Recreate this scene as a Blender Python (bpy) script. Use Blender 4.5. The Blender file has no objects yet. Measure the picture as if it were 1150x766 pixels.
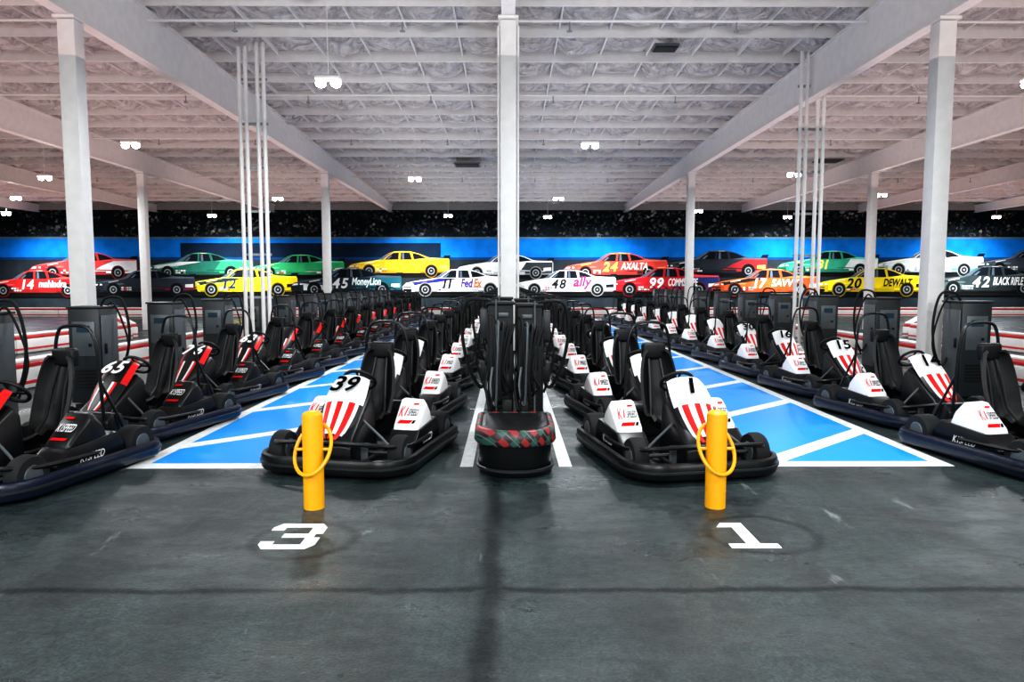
import bpy, bmesh, math, random
from mathutils import Vector, Matrix
random.seed(7)
C = bpy.context.scene.collection
PI = math.pi
# ------------------------------------------------------------------ camera
H = 1.7; F = 800.0; TILT = math.atan(65/F); YAW = 4/F
cam = bpy.data.cameras.new('camera'); co = bpy.data.objects.new('camera', cam); C.objects.link(co)
co.location = (0, 0, H); co.rotation_euler = (PI/2 - TILT, 0, -YAW)
cam.lens = F/1150*36; cam.sensor_width = 36; cam.clip_end = 300
bpy.context.scene.camera = co
RM = co.rotation_euler.to_matrix()
def ray(px, py):
    return RM @ Vector(((px-575)/F, -(py-383)/F, -1))
def G(px, py, z=0):
    d = ray(px, py); t = (z-H)/d.z
    return Vector((d.x*t, d.y*t, z))
def W(px, py, Y):
    d = ray(px, py); t = Y/d.y
    return d.x*t, H + d.z*t
# ------------------------------------------------------------------ materials
def lin(c):
    return tuple(((v/255)/12.92 if v/255 <= .04045 else ((v/255+.055)/1.055)**2.4) for v in c)
def mat(name, rgb, rough=.5, metal=0, var=.06, scale=6, emit=0, bump=0, coat=0, spec=None):
    m = bpy.data.materials.new(name); m.use_nodes = True
    nt = m.node_tree; b = nt.nodes['Principled BSDF']
    c = lin(rgb)
    tc = nt.nodes.new('ShaderNodeTexCoord'); nz = nt.nodes.new('ShaderNodeTexNoise')
    nz.inputs['Scale'].default_value = scale; nz.inputs['Detail'].default_value = 4
    nt.links.new(tc.outputs['Object'], nz.inputs['Vector'])
    rp = nt.nodes.new('ShaderNodeValToRGB')
    rp.color_ramp.elements[0].position = .3; rp.color_ramp.elements[1].position = .7
    rp.color_ramp.elements[0].color = tuple(v*(1-var*2) for v in c)+(1,)
    rp.color_ramp.elements[1].color = tuple(min(1, v*(1+var)) for v in c)+(1,)
    nt.links.new(nz.outputs['Fac'], rp.inputs['Fac']); nt.links.new(rp.outputs['Color'], b.inputs['Base Color'])
    b.inputs['Roughness'].default_value = rough; b.inputs['Metallic'].default_value = metal
    if spec is not None: b.inputs['Specular IOR Level'].default_value = spec
    if coat: b.inputs['Coat Weight'].default_value = coat
    if emit:
        b.inputs['Emission Color'].default_value = c+(1,); b.inputs['Emission Strength'].default_value = emit
    if bump:
        bp = nt.nodes.new('ShaderNodeBump'); bp.inputs['Strength'].default_value = bump
        nt.links.new(nz.outputs['Fac'], bp.inputs['Height']); nt.links.new(bp.outputs['Normal'], b.inputs['Normal'])
    return m
BLK = mat('black_plastic', (12, 14, 16), .34, spec=.35)
NAVY = mat('navy_black_plastic', (12, 20, 40), .3, spec=.4)
SOFT = mat('black_vinyl', (10, 11, 12), .5, spec=.3)
RUB = mat('rubber', (26, 27, 28), .75, spec=.3)
CAB = mat('cable_rubber', (12, 13, 14), .6, spec=.3)
INKB = mat('black_ink', (8, 8, 9), .9, spec=.02)
INKW = mat('white_ink', (245, 245, 245), .9, spec=.02)
INKR = mat('red_ink', (222, 22, 22), .9, spec=.02)
WHT = mat('white_plastic', (234, 234, 234), .35, var=.02)
RED = mat('red_plastic', (226, 24, 22), .35, spec=.3)
GREYD = mat('dark_steel', (30, 34, 37), .45, .1)
GREYK = mat('charger_black_steel', (18, 20, 22), .5, .1, spec=.25)
GREYM = mat('mid_steel', (82, 88, 92), .4, .2)
GREYL = mat('light_steel', (140, 146, 148), .4, .2)
YEL = mat('yellow_paint', (248, 172, 6), .4, var=.03)
WPAINT = mat('white_steel_paint', (229, 226, 224), .45, var=.03)
LINE = mat('white_floor_paint', (232, 234, 234), .5, var=.08, scale=14)
BLUEP = mat('blue_floor_paint', (14, 148, 238), .45, var=.025, scale=5, spec=.2)
SCREEN = mat('charger_screen', (30, 52, 66), .15)
LAMP = mat('lamp_glow', (255, 252, 248), .3, emit=30)
BWHITE = mat('barrier_white', (230, 227, 225), .4, var=.05, scale=3)
BRED = mat('barrier_red', (205, 36, 34), .4, var=.08, scale=3)

def floor_mat():
    m = bpy.data.materials.new('asphalt_floor'); m.use_nodes = True
    nt = m.node_tree; N = nt.nodes; L = nt.links; b = N['Principled BSDF']
    tc = N.new('ShaderNodeTexCoord')
    def noise(s, d=5, stretch=None, dist=0, rot=0):
        n = N.new('ShaderNodeTexNoise'); n.inputs['Scale'].default_value = s; n.inputs['Detail'].default_value = d; n.inputs['Distortion'].default_value = dist
        n.inputs['Roughness'].default_value = .68
        if stretch:
            mp = N.new('ShaderNodeMapping'); mp.inputs['Scale'].default_value = stretch; mp.inputs['Rotation'].default_value = (0, 0, rot)
            L.new(tc.outputs['Object'], mp.inputs['Vector']); L.new(mp.outputs['Vector'], n.inputs['Vector'])
        else: L.new(tc.outputs['Object'], n.inputs['Vector'])
        return n
    def ramp(n, p0, c0, p1, c1):
        r = N.new('ShaderNodeValToRGB'); e = r.color_ramp.elements
        e[0].position = p0; e[1].position = p1; e[0].color = c0; e[1].color = c1
        L.new(n.outputs['Fac'], r.inputs['Fac']); return r
    def mul(a, c, f, mode='MULTIPLY'):
        x = N.new('ShaderNodeMix'); x.data_type = 'RGBA'; x.blend_type = mode; x.inputs['Factor'].default_value = f
        L.new(a, x.inputs[6]); L.new(c, x.inputs[7]); return x.outputs[2]
    def M(op, a, b_=None):
        x = N.new('ShaderNodeMath'); x.operation = op
        for i, s in enumerate((a, b_)):
            if s is None: continue
            if isinstance(s, (int, float)): x.inputs[i].default_value = s
            else: L.new(s, x.inputs[i])
        return x.outputs[0]
    n1 = noise(1.1, 12, None, .1); n2 = noise(60, 5); n3 = noise(1.6, 10, (1, .22, 1), .1); n4 = noise(1.3, 12, (.5, 1, 1), .1); n5 = noise(16, 10); n6 = noise(2.2, 9, (1, .1, 1), .1, .5)
    n7 = noise(3.6, 14, (1, .25, 1), .2, .25)
    c = ramp(n1, .36, lin((44, 58, 59))+(1,), .66, lin((72, 87, 87))+(1,)).outputs['Color']
    c = mul(c, ramp(n2, .40, (.2, .21, .21, 1), .60, (1.0, 1.0, 1.0, 1)).outputs['Color'], .8)
    c = mul(c, ramp(n5, .40, (.45, .47, .47, 1), .57, (1.0, 1.0, 1.0, 1)).outputs['Color'], .85)
    c = mul(c, ramp(n3, .42, (.46, .49, .50, 1), .55, (1, 1, 1, 1)).outputs['Color'], .65)
    c = mul(c, ramp(n6, .58, (1, 1, 1, 1), .63, (.55, .57, .58, 1)).outputs['Color'], .6)
    c = mul(c, ramp(n4, .61, (0, 0, 0, 1), .75, (.10, .115, .115, 1)).outputs['Color'], 1, 'ADD')
    c = mul(c, ramp(n7, .63, (0, 0, 0, 1), .69, (.14, .155, .155, 1)).outputs['Color'], 1, 'ADD')
    sp = N.new('ShaderNodeSeparateXYZ'); L.new(tc.outputs['Object'], sp.inputs[0])
    wob = noise(2.2, 8)
    def joint(sock, val, w, dark, k=.16):
        s = M('SUBTRACT', M('ADD', M('MULTIPLY', wob.outputs['Fac'], k), sock), val+k/2)
        mr = N.new('ShaderNodeMapRange'); L.new(M('ABSOLUTE', s), mr.inputs[0]); mr.inputs[1].default_value = w*.3; mr.inputs[2].default_value = w
        mr.inputs[3].default_value = dark; mr.inputs[4].default_value = 1
        return mr.outputs[0]
    mn = M('MINIMUM', joint(sp.outputs['Y'], 3.83, .05, .42), joint(sp.outputs['X'], -.11, .095, .42))
    # tyre scrub rings left by karts turning in front of the numbers
    for cx, cy_, r in ((1.72, 4.72, .36), (-1.36, 4.62, .33)):
        dx = M('SUBTRACT', sp.outputs['X'], cx); dy = M('SUBTRACT', sp.outputs['Y'], cy_)
        dist = M('SQRT', M('ADD', M('MULTIPLY', dx, dx), M('MULTIPLY', dy, dy)))
        mn = M('MINIMUM', mn, joint(dist, r, .05, .6, .1))
    c = mul(c, mn, 1)
    L.new(c, b.inputs['Base Color'])
    rr_ = N.new('ShaderNodeMapRange'); L.new(n4.outputs['Fac'], rr_.inputs[0]); rr_.inputs[1].default_value = .44; rr_.inputs[2].default_value = .62
    rr_.inputs[3].default_value = .52; rr_.inputs[4].default_value = .22
    L.new(rr_.outputs[0], b.inputs['Roughness'])
    L.new(M('MULTIPLY', mn, .36), b.inputs['Specular IOR Level'])
    bp = N.new('ShaderNodeBump'); bp.inputs['Strength'].default_value = .7; bp.inputs['Distance'].default_value = .006
    L.new(n2.outputs['Fac'], bp.inputs['Height']); L.new(bp.outputs['Normal'], b.inputs['Normal'])
    return m
def foil_mat():
    m = bpy.data.materials.new('white_foil_insulation'); m.use_nodes = True
    nt = m.node_tree; N = nt.nodes; L = nt.links; b = N['Principled BSDF']
    tc = N.new('ShaderNodeTexCoord'); n = N.new('ShaderNodeTexNoise'); n.inputs['Scale'].default_value = 2.6; n.inputs['Detail'].default_value = 8
    n.inputs['Distortion'].default_value = 1.8
    L.new(tc.outputs['Object'], n.inputs['Vector'])
    r = N.new('ShaderNodeValToRGB'); r.color_ramp.elements[0].position = .32; r.color_ramp.elements[1].position = .68
    r.color_ramp.elements[0].color = lin((176, 171, 171))+(1,); r.color_ramp.elements[1].color = lin((236, 231, 231))+(1,)
    L.new(n.outputs['Fac'], r.inputs['Fac']); L.new(r.outputs['Color'], b.inputs['Base Color'])
    b.inputs['Roughness'].default_value = .42
    bp = N.new('ShaderNodeBump'); bp.inputs['Strength'].default_value = 1.0; bp.inputs['Distance'].default_value = .4
    L.new(n.outputs['Fac'], bp.inputs['Height']); L.new(bp.outputs['Normal'], b.inputs['Normal'])
    return m
def crowd_mat():
    m = bpy.data.materials.new('crowd_print'); m.use_nodes = True
    nt = m.node_tree; N = nt.nodes; L = nt.links; b = N['Principled BSDF']
    tc = N.new('ShaderNodeTexCoord'); v = N.new('ShaderNodeTexVoronoi'); v.inputs['Scale'].default_value = 8
    L.new(tc.outputs['Object'], v.inputs['Vector'])
    sp = N.new('ShaderNodeSeparateColor'); L.new(v.outputs['Color'], sp.inputs[0])
    r = N.new('ShaderNodeValToRGB'); e = r.color_ramp.elements
    e[0].position = 0; e[0].color = lin((8, 16, 22))+(1,)
    e[1].position = 1; e[1].color = lin((170, 168, 166))+(1,)
    for p, c in ((.5, (14, 22, 28)), (.68, (26, 38, 44)), (.8, (44, 56, 60)), (.9, (78, 64, 58)), (.96, (110, 115, 115))):
        x = e.new(p); x.color = lin(c)+(1,)
    L.new(sp.outputs[0], r.inputs['Fac'])
    n = N.new('ShaderNodeTexNoise'); n.inputs['Scale'].default_value = .7; L.new(tc.outputs['Object'], n.inputs['Vector'])
    mr = N.new('ShaderNodeMapRange'); L.new(n.outputs['Fac'], mr.inputs[0]); mr.inputs[1].default_value = .38; mr.inputs[2].default_value = .62
    mx = N.new('ShaderNodeMix'); mx.data_type = 'RGBA'; mx.inputs[6].default_value = lin((12, 20, 26))+(1,)
    L.new(mr.outputs[0], mx.inputs['Factor']); L.new(r.outputs['Color'], mx.inputs[7])
    L.new(mx.outputs[2], b.inputs['Base Color']); b.inputs['Roughness'].default_value = .8; b.inputs['Specular IOR Level'].default_value = .1
    return m
def tartan_mat():
    m = bpy.data.materials.new('tartan_wrap'); m.use_nodes = True
    nt = m.node_tree; N = nt.nodes; L = nt.links; b = N['Principled BSDF']
    tc = N.new('ShaderNodeTexCoord'); sp = N.new('ShaderNodeSeparateXYZ'); L.new(tc.outputs['Object'], sp.inputs[0])
    def M(op, a, b_=None):
        x = N.new('ShaderNodeMath'); x.operation = op
        for i, s in enumerate((a, b_)):
            if s is None: continue
            if isinstance(s, (int, float)): x.inputs[i].default_value = s
            else: L.new(s, x.inputs[i])
        return x.outputs[0]
    h = M('ADD', sp.outputs['X'], M('MULTIPLY', sp.outputs['Y'], .6))
    u = M('FRACT', M('MULTIPLY', M('ADD', h, sp.outputs['Z']), 5.4))
    v = M('FRACT', M('MULTIPLY', M('SUBTRACT', h, sp.outputs['Z']), 5.4))
    mu = M('LESS_THAN', u, .42); mv = M('LESS_THAN', v, .42); thin = M('LESS_THAN', M('ABSOLUTE', M('SUBTRACT', u, .75)), .03)
    def mix(f, a, c):
        x = N.new('ShaderNodeMix'); x.data_type = 'RGBA'; L.new(f, x.inputs['Factor'])
        if isinstance(a, tuple): x.inputs[6].default_value = a
        else: L.new(a, x.inputs[6])
        if isinstance(c, tuple): x.inputs[7].default_value = c
        else: L.new(c, x.inputs[7])
        return x.outputs[2]
    base = mix(mu, lin((20, 24, 25))+(1,), lin((140, 38, 40))+(1,))
    alt = mix(mu, lin((38, 80, 72))+(1,), lin((50, 24, 28))+(1,))
    c = mix(mv, base, alt); c = mix(thin, c, lin((100, 100, 96))+(1,))
    L.new(c, b.inputs['Base Color']); b.inputs['Roughness'].default_value = .4
    return m
FLOORM = floor_mat(); FOIL = foil_mat(); CROWD = crowd_mat(); TART = tartan_mat()
_cm = {}
def flat(rgb):
    rgb = tuple(rgb)
    if rgb not in _cm: _cm[rgb] = mat('print_%d_%d_%d' % rgb, rgb, .8, var=.12, scale=1.5, spec=.1)
    return _cm[rgb]
# ------------------------------------------------------------------ mesh builder
class MB:
    def __init__(s): s.v = []; s.f = []; s.m = []
    def add(s, vs, fs, m=0):
        o = len(s.v); s.v += [tuple(p) for p in vs]
        for f in fs: s.f.append(tuple(i+o for i in f)); s.m.append(m)
        return s
    def box(s, c, d, m=0, rz=0):
        x, y, z = (k/2 for k in d); ca, sa = math.cos(rz), math.sin(rz)
        vs = []
        for sx, sy, sz in ((-1,-1,-1),(1,-1,-1),(1,1,-1),(-1,1,-1),(-1,-1,1),(1,-1,1),(1,1,1),(-1,1,1)):
            a, b = sx*x, sy*y
            vs.append((c[0]+a*ca-b*sa, c[1]+a*sa+b*ca, c[2]+sz*z))
        return s.add(vs, [(0,3,2,1),(4,5,6,7),(0,1,5,4),(1,2,6,5),(2,3,7,6),(3,0,4,7)], m)
    def bar(s, y0, z00, z01, y1, z10, z11, w, x=0, m=0):
        h = w/2
        vs = [(x-h,y0,z00),(x+h,y0,z00),(x+h,y1,z10),(x-h,y1,z10),(x-h,y0,z01),(x+h,y0,z01),(x+h,y1,z11),(x-h,y1,z11)]
        return s.add(vs, [(0,3,2,1),(4,5,6,7),(0,1,5,4),(1,2,6,5),(2,3,7,6),(3,0,4,7)], m)
    def tube(s, pts, r, n=8, m=0, closed=False):
        P = [Vector(p) for p in pts]; k = len(P); rings = []
        nrm = None
        for i in range(k):
            if closed: t = (P[(i+1) % k]-P[i-1]).normalized()
            else: t = (P[min(i+1, k-1)]-P[max(i-1, 0)]).normalized()
            if nrm is None:
                a = Vector((0, 0, 1)) if abs(t.z) < .9 else Vector((1, 0, 0))
                nrm = (a-t*a.dot(t)).normalized()
            else: nrm = (nrm-t*nrm.dot(t)).normalized()
            b = t.cross(nrm); rr_ = r[i] if isinstance(r, (list, tuple)) else r
            rings.append([P[i]+(nrm*math.cos(q)+b*math.sin(q))*rr_ for q in (2*PI*j/n for j in range(n))])
        vs = [p for g in rings for p in g]; fs = []
        for i in range(k if closed else k-1):
            for j in range(n):
                a, b = i*n+j, i*n+(j+1) % n; i2 = (i+1) % k
                fs.append((a, b, i2*n+(j+1) % n, i2*n+j))
        if not closed: fs += [tuple(range(n-1, -1, -1)), tuple((k-1)*n+j for j in range(n))]
        return s.add(vs, fs, m)
    def lathe(s, prof, axis='z', c=(0, 0, 0), n=20, m=0):
        vs = []; fs = []; k = len(prof)
        for r, h in prof:
            for j in range(n):
                a = 2*PI*j/n; p, q = r*math.cos(a), r*math.sin(a)
                o = (p, q, h) if axis == 'z' else ((h, p, q) if axis == 'x' else (p, h, q))
                vs.append((c[0]+o[0], c[1]+o[1], c[2]+o[2]))
        for i in range(k-1):
            for j in range(n): fs.append((i*n+j, i*n+(j+1) % n, (i+1)*n+(j+1) % n, (i+1)*n+j))
        fs += [tuple(range(n-1, -1, -1)), tuple((k-1)*n+j for j in range(n))]
        return s.add(vs, fs, m)
    def loft(s, loops, m=0, closed=False, caps=True):
        n = len(loops[0]); k = len(loops); vs = [p for l in loops for p in l]; fs = []
        for i in range(k if closed else k-1):
            i2 = (i+1) % k
            for j in range(n): fs.append((i*n+j, i*n+(j+1) % n, i2*n+(j+1) % n, i2*n+j))
        if caps and not closed: fs += [tuple(range(n-1, -1, -1)), tuple((k-1)*n+j for j in range(n))]
        return s.add(vs, fs, m)
    def text(s, body, size, O, u, v, m=0, bold=.0, shear=0, maxw=None):
        vs, fs = text_geo(body, bold, shear)
        O, u, v = Vector(O), Vector(u), Vector(v)
        k = size; kx = size
        w = max(p[0] for p in vs)-min(p[0] for p in vs)
        if maxw and w*k > maxw: kx = maxw/w
        return s.add([O+u*(p[0]*kx)+v*(p[1]*k) for p in vs], fs, m)
    def build(s, name, mats, parent=None, bevel=0, seg=2, ang=35, solid=0, recalc=True):
        me = bpy.data.meshes.new(name); me.from_pydata(s.v, [], s.f)
        if not isinstance(mats, (list, tuple)): mats = [mats]
        for mm in mats: me.materials.append(mm)
        me.polygons.foreach_set('material_index', s.m)
        bm = bmesh.new(); bm.from_mesh(me)
        if recalc: bmesh.ops.recalc_face_normals(bm, faces=bm.faces[:])
        if solid: bmesh.ops.solidify(bm, geom=bm.faces[:], thickness=solid)
        if bevel:
            es = [e for e in bm.edges if len(e.link_faces) == 2 and e.calc_face_angle(0) > .5]
            bmesh.ops.bevel(bm, geom=es, offset=bevel, segments=seg, affect='EDGES', profile=.5, clamp_overlap=True)
        bm.to_mesh(me); bm.free()
        me.polygons.foreach_set('use_smooth', [True]*len(me.polygons)); me.set_sharp_from_angle(angle=math.radians(ang))
        o = bpy.data.objects.new(name, me); C.objects.link(o)
        if parent: o.parent = parent
        return o
_tg = {}
def raw_text(body, bold, shear):
    cu = bpy.data.curves.new('t', 'FONT'); cu.body = body; cu.size = 1.4; cu.align_x = 'CENTER'; cu.align_y = 'CENTER'
    cu.offset = bold; cu.shear = shear; cu.resolution_u = 3
    ob = bpy.data.objects.new('t', cu); C.objects.link(ob)
    dg = bpy.context.evaluated_depsgraph_get(); dg.update()
    me = bpy.data.meshes.new_from_object(ob.evaluated_get(dg))
    vs = [tuple(v.co) for v in me.vertices]; fs = [tuple(p.vertices) for p in me.polygons]
    bpy.data.objects.remove(ob); bpy.data.curves.remove(cu); bpy.data.meshes.remove(me)
    return vs, fs
def text_geo(body, bold=0, shear=0):
    key = (body, bold, shear)
    if key in _tg: return _tg[key]
    if body.isdigit() and len(body) > 1:
        # one digit after another, each filled on its own
        vs = []; fs = []; x = 0
        for ch in body:
            v, f = text_geo(ch, bold, shear)
            mn_ = min(p[0] for p in v); mx_ = max(p[0] for p in v); o = len(vs)
            vs += [(p[0]-mn_+x, p[1], 0) for p in v]; fs += [tuple(i+o for i in q) for q in f]
            x += mx_-mn_+.09
        xm = (x-.09)/2
        _tg[key] = ([(p[0]-xm, p[1], 0) for p in vs], fs); return _tg[key]
    for bb in (bold, bold*.6, 0):
        vs, fs = raw_text(body, bb, shear)
        if fs: break
    used = {i for f in fs for i in f}; uv = [vs[i] for i in used]
    ymx = max(p[1] for p in uv); ymn = min(p[1] for p in uv); xm = (max(p[0] for p in uv)+min(p[0] for p in uv))/2
    k = 1/(ymx-ymn) if body.isdigit() else 1
    vs = [((p[0]-xm)*k, (p[1]-(ymx+ymn)/2)*k, 0) for p in vs]
    _tg[key] = (vs, fs); return _tg[key]
def tag(o, label, cat, group=None):
    o['label'] = label; o['category'] = cat
    if group: o['group'] = group
    return o
def thing(name, label, cat, loc=(0, 0, 0), rz=0, group=None):
    o = bpy.data.objects.new(name, None); C.objects.link(o); o.location = loc; o.rotation_euler = (0, 0, rz)
    o.empty_display_size = .2
    return tag(o, label, cat, group)
def copy_tree(o, parent=None):
    c = o.copy(); C.objects.link(c); c.parent = parent
    for ch in list(o.children): copy_tree(ch, c)
    return c
ORD = ['first', 'second', 'third', 'fourth', 'fifth', 'sixth', 'seventh', 'eighth', 'ninth', 'tenth', 'eleventh', 'twelfth', 'thirteenth', 'fourteenth', 'fifteenth', 'sixteenth']
# ------------------------------------------------------------------ room
YW = 40.0; XS = 33.0; YB = -6.0
def zd(y): return 7.05-.02*y
b = MB().box((0, (YW+YB)/2, -.1), (2*XS, YW-YB, .2)); o = b.build('floor', FLOORM); o['kind'] = 'structure'
b = MB().box((0, YW+.15, 3.1), (2*XS, .3, 6.2)); o = b.build('wall_far', mat('wall_paint', (150, 148, 148), .7)); o['kind'] = 'structure'
for nm, s in (('wall_left', -1), ('wall_right', 1)):
    o = MB().box((s*(XS+.15), (YW+YB)/2, 3.1), (.3, YW-YB, 6.2)).build(nm, mat('side_wall_paint', (120, 122, 126), .7)); o['kind'] = 'structure'
# insulation ceiling
CX, CY = 1.0, 1.5
nx = int(2*XS/CX); ny = int((YW-YB)/CY)+1; SUB = 4
x0 = -nx*CX/2; y0 = YW-ny*CY
rnd = [[random.random() for _ in range(ny+1)] for _ in range(nx+1)]
rq = random.Random(3)
vs = []; fs = []
NX, NY = nx*SUB, ny*SUB
for j in range(NY+1):
    for i in range(NX+1):
        fx, fy = (i % SUB)/SUB, (j % SUB)/SUB
        k = rnd[min(i//SUB, nx)][min(j//SUB, ny)]
        y = y0+j*CY/SUB
        sag = (math.sin(PI*fx)**.7 if fx else 0)*(math.sin(PI*fy)**.7 if fy else 0)
        z = zd(y)-.20*(.45+k)*sag - (rq.uniform(-.04, .04) if sag else 0)
        vs.append((x0+i*CX/SUB, y, z))
for j in range(NY):
    for i in range(NX):
        a = j*(NX+1)+i; fs.append((a, a+NX+1, a+NX+2, a+1))
ceil = MB().add(vs, fs).build('ceiling', FOIL, ang=80, recalc=False); ceil['kind'] = 'structure'
PD = .22
for j in range(ny):
    y = y0+j*CY
    MB().box((0, y, zd(y)-PD/2), (2*XS, .045, PD)).build('purlin', WPAINT, ceil)
for i in range(1, nx):
    if abs(x0+i*CX) > 30: continue
    MB().bar(y0, zd(y0)-.09, zd(y0), YW, zd(YW)-.09, zd(YW), .03, x0+i*CX).build('sub_purlin', WPAINT, ceil)
# girders
GW = {-26: 'far left edge of the hall', -19.5: 'far left track', -13: 'second column line left of centre', -6.5: 'column line left of centre', 0: 'middle column line',
      6.5: 'column line right of centre', 13: 'second column line right of centre', 19.5: 'far right track', 26: 'far right edge of the hall'}
for k in (-26, -19.5, -13, -6.5, 0, 6.5, 13, 19.5, 26):
    t = thing('roof_girder', 'white steel roof girder over the '+GW[k], 'beam', (k, YB, 5.62), 0, 'roof girders')
    L_ = YW-YB
    MB().bar(0, .03, zd(YB)-PD-.02-5.62, L_, .03, zd(YW)-PD-.02-5.62, .08).build('web', WPAINT, t)
    MB().box((0, L_/2, .015), (.2, L_, .03)).build('flange', WPAINT, t)
    MB().bar(0, zd(YB)-PD-.04-5.62, zd(YB)-PD-.005-5.62, L_, zd(YW)-PD-.04-5.62, zd(YW)-PD-.005-5.62, .2).build('flange', WPAINT, t)
# columns
def column(x, y, label, w=.26):
    t = thing('steel_column', label, 'column', (x, y, 0), 0, 'white columns')
    MB().box((0, 0, 2.79), (w, w, 5.56)).build('shaft', WPAINT, t, bevel=.02)
    MB().box((0, 0, .015), (.44, .44, .03)).build('base_plate', GREYM, t)
    MB().box((0, 0, 5.595), (w+.06, w+.1, .04)).build('cap_plate', WPAINT, t)
    return t
D1, D2 = 10.95, 25.7
column(-6.5, D1, 'thick white column near the left edge, behind the left charging cabinets')
mc = column(0, D1, 'thick white column in the centre between the two central charger lines', .24)
MB().tube([(-.145, -.04, 1.2), (-.145, -.04, 5.5)], .018, 8).build('conduit', WPAINT, mc)
MB().tube([(.145, -.04, 1.2), (.145, -.04, 5.5)], .018, 8).build('conduit', WPAINT, mc)
column(6.5, D1, 'thick white column near the right edge, beside the right charging cabinets')
column(-13, D2, 'slim distant white column over the track at far left')
column(-6.5, D2, 'slim distant white column left of the central column')
column(0, D2, 'distant white column standing directly behind the central column')
column(6.5, D2, 'slim distant white column right of the central column')
column(13, D2, 'slim distant white column over the track at far right')
# conduit risers
def riser(x, y, label):
    t = thing('conduit_riser', label, 'conduit', (x, y, 0), 0, 'conduit risers')
    zt_ = zd(y)-.12
    for dx in (-.25, -.12, .12, .25):
        MB().tube([(dx, 0, .02), (dx, 0, zt_)], .042, 8).build('pipe', WPAINT, t)
    for k in range(7):
        MB().box((0, .06, .5+.9*k), (.6, .04, .05)).build('crossbar', GREYL, t)
    MB().box((0, 0, .01), (.66, .16, .02)).build('foot_plate', GREYM, t)
riser(-5.30, 15.1, 'four white vertical conduits rising from the left charger line')
riser(6.5, 15.55, 'four white vertical conduits rising from the right charger line')
# ------------------------------------------------------------------ lights
def area(loc, size, power, col=(1, 1, 1), up=False, sy=None, rx=None, spread=None):
    l = bpy.data.lights.new('lamp', 'AREA'); l.energy = power; l.color = col
    if sy: l.shape = 'RECTANGLE'; l.size = size; l.size_y = sy
    else: l.shape = 'DISK'; l.size = size
    if spread: l.spread = spread
    o = bpy.data.objects.new('lamp', l); C.objects.link(o); o.location = loc  # shared name: fixture lamps and added fill lights without fixtures
    if up: o.rotation_euler = (PI, 0, 0)
    if rx is not None: o.rotation_euler = (rx, 0, 0)
    return o
def fixture(x, y, label):
    t = thing('high_bay_light', label, 'ceiling light', (x, y, 5.15), 0, 'twin high bay lights')
    MB().tube([(0, 0, .08), (0, 0, zd(y)-.33-5.15)], .006, 6).build('stem', WPAINT, t)
    MB().box((0, 0, .06), (.44, .18, .06)).build('housing', WPAINT, t, bevel=.02)
    for s in (-1, 1):
        MB().lathe([(.06, .03), (.085, .0), (.09, -.03), (.075, -.065), (.04, -.085), (.015, -.09)], 'z', (s*.13, 0, 0), 16).build('lamp_lens', LAMP, t)
DOWN = 185
LN = [(-3.1, (1.2, 12.6, 24, 37), 'left blue lane'), (2.05, (6.8, 18.2, 29.5, 37.6), 'right blue lane'), (-9.45, (6.8, 18.2, 29.6), 'track beside the left columns'),
      (-15.2, (12.6, 23.8, 37), 'second track strip on the left'), (9.1, (12.6, 23, 34.5), 'track beside the right columns'), (14.6, (18.2, 28.2, 37.6), 'second track strip on the right'),
      (-20, (18.2, 29.4), 'third track strip on the left'), (20.5, (23.5, 34.5), 'third track strip on the right'), (-25, (24, 36), 'far left track edge'), (25.5, (29, 37.5), 'far right track edge')]
for x, ys, w in LN:
    for i, y in enumerate(ys):
        if y > 10: fixture(x, y, 'twin-lamp ceiling light, %s from the front over the %s' % (ORD[sum(1 for q in ys if 10 < q <= y)-1], w))
        area((x, y, 5.02), .6, DOWN, (.93, .98, 1))
area((4.5, 2.0, 5.2), .6, 150, (.93, .98, 1)); area((-8, 0, 5.2), .6, 150, (.93, .98, 1)); area((8.5, 3.5, 5.2), .6, 170, (.93, .98, 1))
for x in (-7, 0, 7): area((x, -4.5, 4.8), 1.6, 190, (.95, .98, 1), rx=math.radians(68), spread=math.radians(120))  # added fill lights behind the camera, brighten columns and karts from the front
for x in (-25, -15, -5, 5, 15, 25): area((x, 35.5, 5.0), 1.2, 160, (.95, .98, 1), rx=math.radians(50), spread=math.radians(75))  # added wall washers with no fixture, brighten the mural
for x, c, p in ((-22, (1, .57, .51), 160), (-11, (1, .67, .63), 165), (0, (1, .95, .94), 172), (11, (1, .75, .72), 165), (22, (1, .60, .54), 160)):  # added unseen uplights in mid-air, brighten the ceiling and tint its sides pink
    for y in (8, 20, 33):
        area((x, y, 5.05), 10, p*(1.2 if y < 10 else (.85 if y > 30 else 1)), c, True, 11)
w = bpy.data.worlds.new('world'); bpy.context.scene.world = w; w.use_nodes = True
w.node_tree.nodes['Background'].inputs[0].default_value = (.72, .88, .9, 1); w.node_tree.nodes['Background'].inputs[1].default_value = .35
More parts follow.
